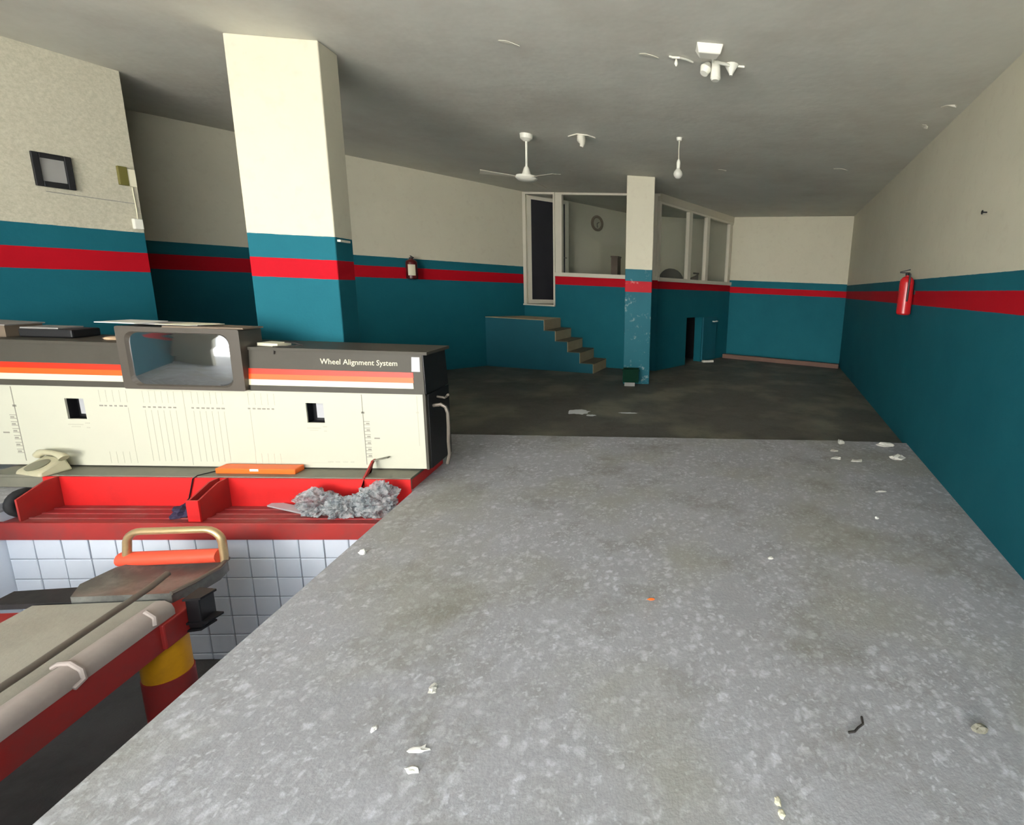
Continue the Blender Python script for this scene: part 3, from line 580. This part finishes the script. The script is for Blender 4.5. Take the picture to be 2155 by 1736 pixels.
for i, (c, s_, lab) in enumerate((((-2.31, 3.38, -.045), (.15, .095, .10), 'rounded grey plastic bag crumpled on the red shelf'), ((-2.135, 3.35, -.055), (.10, .085, .08), 'blue-tinted clear plastic bag between the two other bags'), ((-1.92, 3.37, -.03), (.15, .095, .14), 'crumpled clear bag in the right corner against the pit edge'))):
    b = MB(); b.blob(c, s_, .32, 1.5, i+2, 5, .75, 1.1); tag(b.build('plastic_bag', 'bag', loc=(c[0], c[1], -.12), smooth=True), lab, 'bag', 'plastic bags on the red shelf')
b = MB(); b.blob((-3.17, 3.36, -.09), (.085, .07, .045), .45, 2.5, 9, 3, .7); tag(b.build('rag', 'navy', loc=(-3.17, 3.36, -.12)), 'dark purple rag against the shelf divider', 'rag')
b = MB(); b.tube([(-4.19, 3.35+.07*math.cos(a), -.028+.07*math.sin(a)) for a in [i*math.pi/10 for i in range(20)]], .028, 10, True); tag(b.build('rubber_ring', 'rubber', loc=(-4.19, 3.35, -.125), smooth=True), 'thick black rubber ring in the left cubby of the bench', 'ring')
# ------------------------------------------------------------------ pit lift runway
lf = thing('lift_runway', (-2.9, 1.2, PZ), 'dusty red lift runway with turn plate reaching over the pit', 'car lift')
DZ = -0.22; DX0, DX1 = -3.225, -2.62
b = MB(); b.box(DX0, DX1, PY0+.1, 2.545, DZ-.02, DZ); b.build('deck', 'deck', lf, bevel=.003)
b = MB(); b.box(DX0, DX0+.05, PY0+.1, 2.54, DZ-.2, DZ-.021).box(DX1-.06, DX1-.01, PY0+.1, 2.54, DZ-.2, DZ-.021); b.build('deck_frame', 'liftred', lf)
# side rail: rounded dusty top, red side
rp = []
for x, z in ((-2.605, -.30), (-2.605, -.215), (-2.595, -.185), (-2.565, -.165), (-2.525, -.165), (-2.495, -.185), (-2.485, -.215), (-2.485, -.245)): rp.append((x, z))
b = MB(); b.prism([(x, PY0+.1, z) for x, z in rp], (0, 2.36-PY0, 0)); b.build('rail_top', 'liftdust', lf, smooth=True)
b = MB(); b.prism([(x, PY0+.1, z) for x, z in ((-2.60, -.301), (-2.488, -.246), (-2.488, -.40), (-2.60, -.40))], (0, 2.34-PY0, 0)); b.build('rail_side', 'liftred', lf)
b = MB(); b.tube([(-2.655, PY0+.1, -.165), (-2.66, 1.2, -.165), (-2.665, 2.0, -.16), (-2.67, 2.55, -.145), (-2.67, 2.66, -.13)], .017, 10); rd = b.build('lock_rod', 'steel', lf, smooth=True)
for yy in (2.02, 1.0):
    b = MB(); b.tube([(-2.60, yy, -.175), (-2.575, yy, -.160), (-2.53, yy, -.158), (-2.488, yy-.005, -.19), (-2.476, yy-.012, -.23), (-2.482, yy-.05, -.245)], .011, 8); b.build('hook', 'liftdust', rd, smooth=True)
b = MB(); b.tube([(-2.53, 2.36, -.157), (-2.488, 2.355, -.19), (-2.476, 2.34, -.225)], .011, 8); b.build('hook', 'liftdust', rd, smooth=True)
# turn plate with rim
tp = [(-3.06, 2.56), (-3.13, 2.68), (-3.10, 2.84), (-2.98, 2.95), (-2.80, 2.985), (-2.62, 2.96), (-2.545, 2.90), (-2.52, 2.80), (-2.545, 2.66), (-2.58, 2.56)]
b = MB(); n = len(tp); c = Vector((-2.82, 2.76)); vs = []; 
for f_, z in ((1.0, DZ+.03), (.86, DZ+.022), (.55, DZ+.006), (.0, DZ+.002)):
    for x, y in tp: vs.append((c.x+(x-c.x)*f_, c.y+(y-c.y)*f_, z))
vs += [(x, y, DZ-.05) for x, y in tp]
fs = []
for k in range(3):
    for i in range(n): fs.append((k*n+i, (k+1)*n+i, (k+1)*n+(i+1) % n, k*n+(i+1) % n)[::-1])
for i in range(n): fs.append((4*n+i, i, (i+1) % n, 4*n+(i+1) % n)[::-1])
fs.append(tuple(range(4*n, 5*n))); b.add(vs, fs); tpl = b.build('turn_plate', 'plate', lf, smooth=True)
b = MB(); b.tube([(x, y, DZ+.03) for x, y in tp[4:]], .013, 8); b.build('rim', 'steel', tpl, smooth=True)
b = MB(); b.prism([(-3.45, 2.56, DZ-.03), (-3.06, 2.56, DZ-.03), (-3.12, 2.70, DZ-.03), (-3.45, 2.68, DZ-.03)], (0, 0, .03)); b.build('side_plate', 'rubber', lf)
b = MB(); b.box(-3.8, DX0-.002, PY0+.1, 2.545, DZ-.06, DZ-.04); b.build('inner_plate', 'liftred', lf)
b = MB(); b.tube([(-3.13, 2.91, DZ+.042), (-2.56, 2.87, DZ+.072)], .042, 14); b.build('roller', 'rollerred', lf, smooth=True)
hw = []
def arc(cx, cz, r, a0, a1, n_=6): return [(cx+r*math.cos(math.radians(a0+(a1-a0)*i/n_)), cz+r*math.sin(math.radians(a0+(a1-a0)*i/n_))) for i in range(n_+1)]
pts = [(-3.09, DZ+.05)]+arc(-2.99, -.075, .085, 180, 90)+arc(-2.63, -.065, .085, 90, 0)+[(-2.545, DZ+.06), (-2.55, DZ+.03)]
b = MB(); b.tube([(x, 2.90-.02*((x+3.1)/.55), z) for x, z in pts], .021, 10); b.build('handle', 'brass', lf, smooth=True)
# bracket, post, black flanges
b = MB(); b.prism([(-2.72, 2.37, DZ-.03), (-2.72, 2.37, -.37), (-2.68, 2.37, -.395), (-2.47, 2.37, -.395), (-2.47, 2.37, DZ-.03)], (0, .24, 0)); b.build('bracket', 'liftred', lf, bevel=.008)
b = MB(); b.box(-2.468, -2.40, 2.50, 2.60, -.37, -.19); b.build('latch_box', 'black', lf, bevel=.006)
for z, x in ((-.185, -2.37), (-.33, -2.35), (-.375, -2.39)):
    b = MB(); b.prism([(-2.47, 2.49, z), (x-.02, 2.50, z), (x, 2.58, z), (-2.47, 2.60, z)], (0, 0, -.012)); b.build('flange', 'black', lf)
b = MB(); b.lathe([(.100, -.615), (.100, -.395)], (-2.585, 2.48, 0), 24); b.build('post_band', 'yellow', lf, smooth=True)
b = MB(); b.lathe([(.105, PZ), (.105, -.615)], (-2.585, 2.48, 0), 24); b.build('post', 'liftred', lf, smooth=True)
lf.rotation_euler.z = math.radians(3)
lf.location.x += 0.065
# ------------------------------------------------------------------ wall pieces
# picture frame
def on(wall, s0, t, z, off=0): return wall.p(s0+t, z, off)
pf = thing('picture_frame', tuple(on(LW, LW_s0, .14, 2.2)), 'black square picture frame with blank mount on the left wall', 'picture')
for a, c, z0, z1 in ((.03, .07, 2.20, 2.47), (.205, .245, 2.20, 2.47), (.07, .205, 2.43, 2.47), (.07, .205, 2.20, 2.245)):
    b = MB(); LW.slab(b, LW_s0+a, LW_s0+c, z0, z1, .028, .002); b.build('moulding', 'black', pf, bevel=.004)
b = MB(); LW.slab(b, LW_s0+.07, LW_s0+.205, 2.245, 2.43, .010, .002); b.build('mount', 'folder_g', pf)
eb = thing('electrical_box', tuple(on(LW, LW_s0, .56, 2.3)), 'olive and cream switch box at the corner of the left wall', 'switch box')
b = MB(); LW.slab(b, LW_s0+.515, LW_s0+.575, 2.305, 2.47, .035, .0); b.build('cover', 'olive', eb, bevel=.004)
b = MB(); LW.slab(b, LW_s0+.575, LW_s0+.625, 2.305, 2.455, .03, .0); b.build('housing', 'paper_c', eb)
sk = thing('wall_socket', tuple(on(LW, LW_s0, .6, 1.92)), 'white socket block at the corner of the left wall above the teal', 'socket')
b = MB(); LW.slab(b, LW_s0+.56, LW_s0+.625, 1.92, 2.015, .045, 0); b.build('body', 'white', sk, bevel=.008)
b = MB(); b.tube([on(LW, LW_s0, .60, 2.015, .015), on(LW, LW_s0, .605, 2.12, .006), on(LW, LW_s0, .60, 2.30, .006)], .004, 6); b.build('wire', 'paper_c', sk)
b = MB(); b.tube([on(LW, LW_s0, t, 2.165-.02*t, .004) for t in (.08, .2, .35, .5, .6)], .003, 6); tag(b.build('wire', 'folder_g'), 'thin cable running below the black picture frame', 'cable')
hk = MB().box(-2.506, -2.48, 4.17, 4.30, 1.845, 1.862); tag(hk.build('bracket_bar', 'frame'), 'short pale bar on the shaded side of the square column', 'bar')
def extinguisher(base, n, r, h, body, label, group, lab=True, nozz=True):
    o = thing('fire_extinguisher', tuple(base), label, 'extinguisher', group); n = Vector(n).normalized(); t = Vector((-n.y, n.x, 0)); c = base+n*(r+.012)
    b = MB(); b.lathe([(r*.8, 0), (r, .015), (r, h*.70), (r*.93, h*.76), (r*.65, h*.815), (r*.32, h*.84), (r*.30, h*.87)], c, 20); b.build('cylinder', body, o, smooth=True)
    b = MB(); b.lathe([(r*.33, h*.86), (r*.33, h*.91), (r*.22, h*.92)], c, 12); b.build('valve', 'black', o)
    for z, a in ((h*.985, .10), (h*.915, 0)):
        b = MB(); q = c+Vector((0, 0, z)); b.hexa([q+t*-.01+n*-.02+Vector((0, 0, -.006)), q+t*-.01+n*.085+Vector((0, 0, -.006-a*.3)), q+t*.01+n*.085+Vector((0, 0, -.006-a*.3)), q+t*.01+n*-.02+Vector((0, 0, -.006)), q+t*-.01+n*-.02+Vector((0, 0, .006)), q+t*-.01+n*.085+Vector((0, 0, .006-a*.3)), q+t*.01+n*.085+Vector((0, 0, .006-a*.3)), q+t*.01+n*-.02+Vector((0, 0, .006))]); b.build('lever', 'black', o)
    if nozz:
        b = MB(); b.tube([c+Vector((0, 0, h*.89))+t*.02, c+Vector((0, 0, h*.88))+t*(r+.02), c+Vector((0, 0, h*.75))+t*(r+.03), c+Vector((0, 0, h*.3))+t*(r+.012)], .011, 8); b.build('hose', 'black', o, smooth=True)
    if lab:
        b = MB(); k = 9; w = math.radians(75); ang0 = math.atan2(-c.y, -c.x)
        vs = []; 
        for z in (h*.16, h*.62):
            for i in range(k): a = ang0-w/2+w*i/(k-1); vs.append((c.x+(r+.0015)*math.cos(a), c.y+(r+.0015)*math.sin(a), c.z+z))
        b.add(vs, [(i, i+1, k+i+1, k+i) for i in range(k-1)]); b.build('label', 'paper_c', o)
    b = MB(); b.obox(base+n*.006+Vector((0, 0, h*.5)), (.10, .012, .05), (0, 0, math.atan2(t.y, t.x))); b.build('wall_bracket', 'black', o)
    return o
extinguisher(MW.p(MW_s0+2.82, 1.545), MW.n, .085, .38, 'ext_dark', 'dark maroon extinguisher with cream label on the shaded left wall', None, True, False)
e2 = extinguisher(RW_f.p(3.06, 1.40), -RW_f.n, .078, .52, 'ext_red', 'shiny red extinguisher hanging on the right wall', None, False, True)
b = MB(); p_ = RW_f.p(1.34, 2.273); b.lathe([(.006, 0), (.006, .03), (.016, .031), (.016, .036)], p_, 10, -RW_f.n); tag(b.build('nail', 'black', loc=tuple(p_)), 'black nail stuck in the bare right wall', 'nail')
# ------------------------------------------------------------------ ceiling pieces
fn = thing('ceiling_fan', (-1.475, 6.16, HC), 'white three-blade ceiling fan on a long rod', 'fan')
b = MB(); b.lathe([(.075, 0), (.07, -.05), (.035, -.075), (.02, -.08)][::-1], (-1.475, 6.16, HC), 18); b.build('canopy', 'white', fn, smooth=True)
b = MB(); b.tube([(-1.475, 6.16, HC-.07), (-1.478, 6.16, 2.90)], .014, 10); b.build('rod', 'white', fn, smooth=True)
b = MB(); b.lathe([(.02, .14), (.032, .12), (.05, .06), (.055, .05), (.12, .035), (.13, .01), (.10, -.018), (.03, -.028)][::-1], (-1.478, 6.16, 2.80), 22); b.build('motor', 'white', fn, smooth=True)
for a in (-38, 82, 202):
    q = Matrix.Rotation(math.radians(a), 3, 'Z'); c = Vector((-1.478, 6.16, 2.815)); P_ = lambda x, y, z: c+q@Vector((x, y, z))
    b = MB(); b.hexa([P_(.10, -.03, -.006), P_(.52, -.065, -.016), P_(.52, .065, .004), P_(.10, .03, -.002), P_(.10, -.03, -.002), P_(.52, -.065, -.012), P_(.52, .065, .008), P_(.10, .03, .002)]); b.build('blade', 'frame', fn, bevel=.001)
bl = thing('pendant_bulb', (.325, 5.88, HC), 'bare clear bulb hanging on a cord from the ceiling', 'lamp')
b = MB(); b.lathe([(.008, -.04), (.03, -.03), (.035, 0)], (.325, 5.88, HC), 14); b.build('ceiling_rose', 'white', bl, smooth=True)
b = MB(); b.tube([(.325, 5.88, HC-.03), (.322, 5.88, 3.17), (.325, 5.88, 3.06)], .006, 6); b.build('cord', 'frame', bl)
b = MB(); b.lathe([(.021, 2.965), (.023, 3.03), (.018, 3.05), (.01, 3.065)], (.325, 5.88, 0), 14); b.build('socket', 'white', bl, smooth=True)
b = MB(); b.lathe([(.004, 2.850), (.03, 2.857), (.05, 2.880), (.055, 2.905), (.048, 2.93), (.03, 2.952), (.02, 2.966)], (.325, 5.88, 0), 18); b.build('bulb', 'bulbglass', bl, smooth=True)
b = MB(); b.lathe([(.008, 2.96), (.008, 2.925), (.018, 2.905), (.002, 2.90)][::-1], (.325, 5.88, 0), 10); b.build('filament_stem', 'white', bl)
ft = thing('ceiling_light', (.42, 3.80, HC), 'broken white ceiling light with base block and three lamp stubs', 'lamp')
b = MB(); b.hexa([(.315, 3.71, HC-.055), (.475, 3.71, HC-.055), (.455, 3.80, HC-.055), (.335, 3.80, HC-.055), (.30, 3.68, HC), (.49, 3.68, HC), (.49, 3.82, HC), (.30, 3.82, HC)]); b.build('base_block', 'white', ft, bevel=.006)
b = MB(); b.tube([(.42, 3.80, HC-.02), (.45, 3.92, HC-.015), (.58, 3.96, HC-.015)], .012, 8); b.build('arm', 'white', ft)
b = MB(); b.tube([(.42, 3.97, HC-.01), (.40, 3.965, HC-.05), (.385, 3.955, HC-.09)], [.02, .045, .03], 12); b.build('lamp_body', 'white', ft, smooth=True)
b = MB(); b.tube([(.475, 3.96, HC), (.475, 3.955, HC-.06), (.475, 3.95, HC-.12), (.475, 3.95, HC-.135)], [.032, .036, .04, .028], 14); b.build('lamp_body', 'white', ft, smooth=True)
b = MB(); b.lathe([(.012, -.075), (.018, -.06), (.05, -.01), (.055, 0)], (.60, 3.99, HC), 14); b.build('lamp_body', 'white', ft, smooth=True)
b = MB(); b.box(.56, .70, 3.985, 4.0, HC-.012, HC); b.build('strap', 'white', ft)
hk = thing('ceiling_hook', (.17, 3.9, HC), 'bent white wire hook on the ceiling left of the light', 'hook')
b = MB(); b.tube([(.12, 3.93, HC-.002), (.14, 3.90, HC-.02), (.19, 3.89, HC-.022), (.24, 3.93, HC-.012), (.30, 3.99, HC-.003)], .008, 8); b.build('wire', 'white', hk, smooth=True)
b = MB(); b.lathe([(.004, -.075), (.014, -.06), (.012, -.045), (.004, -.02)], (.17, 3.91, HC), 10); b.build('stub', 'white', hk, smooth=True)
r2 = thing('ceiling_rose', (-.82, 6.05, HC), 'broken white ceiling rose with a hanging stub near the fan', 'ceiling rose')
b = MB(); b.prism([(-.98, 6.10, HC-.012), (-.86, 5.98, HC-.012), (-.74, 6.0, HC-.012), (-.66, 6.08, HC-.012), (-.76, 6.10, HC-.012), (-.78, 6.2, HC-.012), (-.86, 6.12, HC-.012)], (0, 0, .012)); b.build('plaster_scar', 'flake', r2)
b = MB(); b.tube([(-.82, 6.04, HC), (-.815, 6.03, HC-.06), (-.80, 6.02, HC-.10), (-.81, 6.02, HC-.135)], [.045, .05, .03, .02], 10); b.build('stub', 'flake', r2, smooth=True)
def flake(c, s, rotz, label, seed):
    rnd = random.Random(seed); b = MB(); n = 7; q = Matrix.Rotation(rotz, 3, 'Z'); vs = []
    for i in range(n):
        a = 2*math.pi*i/n; r_ = rnd.uniform(.6, 1.1); p = q@Vector((s[0]*r_*math.cos(a), s[1]*r_*math.sin(a), 0)); vs.append(Vector(c)+p+Vector((0, 0, -.002-s[2]*max(0, math.cos(a))**2)))
    b.prism(vs, (0, 0, .003)) if False else b.add(vs+[v+Vector((0, 0, .003)) for v in vs], [tuple(range(n))[::-1], tuple(range(n, 2*n))]+[(i, (i+1) % n, n+(i+1) % n, n+i) for i in range(n)])
    return tag(b.build('paint_flake', 'flake', loc=c), label, 'paint flake', 'peeling paint on the ceiling')
flake((2.64, 4.40, HC-.003), (.09, .03, .03), -.9, 'long white paint flake peeling near the right wall', 1)
flake((2.72, 4.93, HC-.003), (.05, .035, .02), .4, 'small pale paint flake at the ceiling edge of the right wall', 2)
flake((2.61, 6.74, HC-.003), (.12, .04, .02), -.3, 'paint flake on the dark rear ceiling toward the right wall', 3)
flake((1.03, 7.22, HC-.003), (.09, .03, .015), .2, 'faint paint flake on the ceiling right of the bulb', 4)
flake((-1.05, 3.92, HC-.003), (.08, .02, .012), .2, 'tiny paint flake on the bright ceiling right of the square column', 5)
flake((-.05, 3.93, HC-.003), (.09, .02, .012), .1, 'thin paint flake left of the bent wire hook', 6)
# ------------------------------------------------------------------ crate, spills, debris
cr = thing('plastic_crate', (-.24, 7.84, -.045), 'dark green plastic crate at the foot of the slim column', 'crate')
for x0, x1, y0, y1 in ((-.36, -.10, 7.72, 7.735), (-.36, -.10, 7.925, 7.94), (-.36, -.345, 7.735, 7.925), (-.115, -.10, 7.735, 7.925)):
    b = MB(); b.box(x0, x1, y0, y1, .03, .235); b.build('side', 'green', cr)
b = MB(); b.box(-.36, -.10, 7.72, 7.94, .02, .03); b.build('bottom', 'green', cr)
b = MB(); b.box(-.37, -.09, 7.71, 7.95, .22, .24).box(-.345, -.115, 7.735, 7.925, .22, .2401) if False else b.box(-.37, -.09, 7.708, 7.72, .215, .24); b.build('rim', 'green', cr)
b = MB(); b.box(-.33, -.16, 7.74, 7.92, -.045, .02); b.build('foot', 'folder_g', cr)
def spill(name, c, s, seed, label, m='pale_spill', group=None):  # flat irregular white patch on the floor
    rnd = random.Random(seed); n = 22; b = MB(); vs = [Vector(c)+Vector((0, 0, .004))]
    for k in (.55, 1.0):
        for i in range(n):
            a = 2*math.pi*i/n; r_ = k*(.55+.6*abs(mnoise.noise(Vector((math.cos(a)*2.1, math.sin(a)*2.1, seed))))+.25*rnd.random()); vs.append(Vector(c)+Vector((s[0]*r_*math.cos(a), s[1]*r_*math.sin(a), .003 if k < 1 else .0005)))
    fs = [(0, 1+i, 1+(i+1) % n) for i in range(n)]+[(1+i, 1+n+i, 1+n+(i+1) % n, 1+(i+1) % n) for i in range(n)]
    b.add(vs, fs); return tag(b.build(name, m, loc=c), label, 'spill', group)
spill('white_spill', (-.84, 6.05, -.045), (.17, .16, 1), 3, 'larger white patch on the dark rear floor')
spill('white_spill', (-.66, 5.90, -.045), (.08, .05, 1), 5, 'small white streak just in front of the large white patch')
spill('white_spill', (-.20, 6.05, -.045), (.17, .035, 1), 8, 'thin white streak right of the large patch')
def chip(c, s, seed, label, m='chip', name='concrete_chip', cat='debris', group='bits of debris on the floor'):
    b = MB(); b.blob((c[0], c[1], c[2]+s[2]*.6), s, .75, 1.3, seed, 2, .6); return tag(b.build(name, m, loc=c), label, cat, group)
chip((1.99, 3.56, 0), (.045, .012, .006), 1, 'white sliver on the floor near the right wall', 'paper')
chip((1.72, 3.09, 0), (.012, .012, .010), 2, 'tiny white crumb in front of the white sliver', 'paper')
chip((2.16, 4.81, 0), (.03, .05, .025), 3, 'bright broken chip at the chipped end of the slab edge')
chip((1.92, 4.33, 0), (.05, .03, .012), 4, 'flat pale chip in front of the slab edge, left one of the pair')
chip((2.08, 4.26, 0), (.06, .025, .012), 5, 'flat pale chip in front of the slab edge, right one of the pair')
chip((2.62, 4.73, 0), (.08, .04, .025), 6, 'pale lump of concrete at the slab edge by the right wall')
chip((2.56, 4.36, 0), (.07, .05, .025), 7, 'crumbled concrete lump lying against the right wall')
chip((1.98, 4.55, 0), (.04, .03, .010), 17, 'small dusty chip between the slab edge and the pair of chips')
chip((.796, 2.58, 0), (.014, .010, .010), 8, 'tiny grey crumb alone in the middle of the floor')
chip((.461, 1.205, 0), (.010, .016, .008), 9, 'upper of two cream crumbs near the bottom of the photo', 'paper_c')
chip((.463, 1.170, 0), (.010, .013, .007), 10, 'lower of two cream crumbs near the bottom of the photo', 'paper_c')
chip((.065, 2.21, 0), (.022, .005, .005), 11, 'tiny orange scrap on the middle of the floor', 'orange')
chip((-1.605, 2.655, 0), (.022, .018, .016), 12, 'white pebble right at the edge of the pit', 'paper')
chip((-.725, 1.356, 0), (.020, .010, .010), 13, 'pale curled chip with a dark shadow on the near floor')
chip((-.797, 1.681, 0), (.016, .022, .006), 14, 'pale triangular chip on the near floor')
chip((-.927, 1.512, 0), (.010, .012, .008), 15, 'single bright white crumb between chip and pit edge', 'paper')
chip((-.732, 1.428, 0), (.030, .012, .005), 16, 'long white shard on the near floor', 'paper')
def twig(pts, r, label):
    b = MB(); b.tube(pts, r, 6); return tag(b.build('twig', 'twig', loc=pts[0]), label, 'twig')
twig([(.79, 1.43, .006), (.815, 1.432, .006), (.835, 1.447, .006), (.86, 1.46, .008), (.868, 1.49, .008)], .0045, 'small dark bent twig on the near floor')
b = MB(); b.blob((1.30, 1.418, .014), (.03, .018, .016), .5, 1.5, 21, 2, .8); tag(b.build('dry_leaf', 'leaf', loc=(1.30, 1.418, 0)), 'curled dry leaf at the lower right of the floor', 'leaf')
# tidy: drop the helper property
for o in bpy.data.objects:
    if '_o' in o: del o['_o']
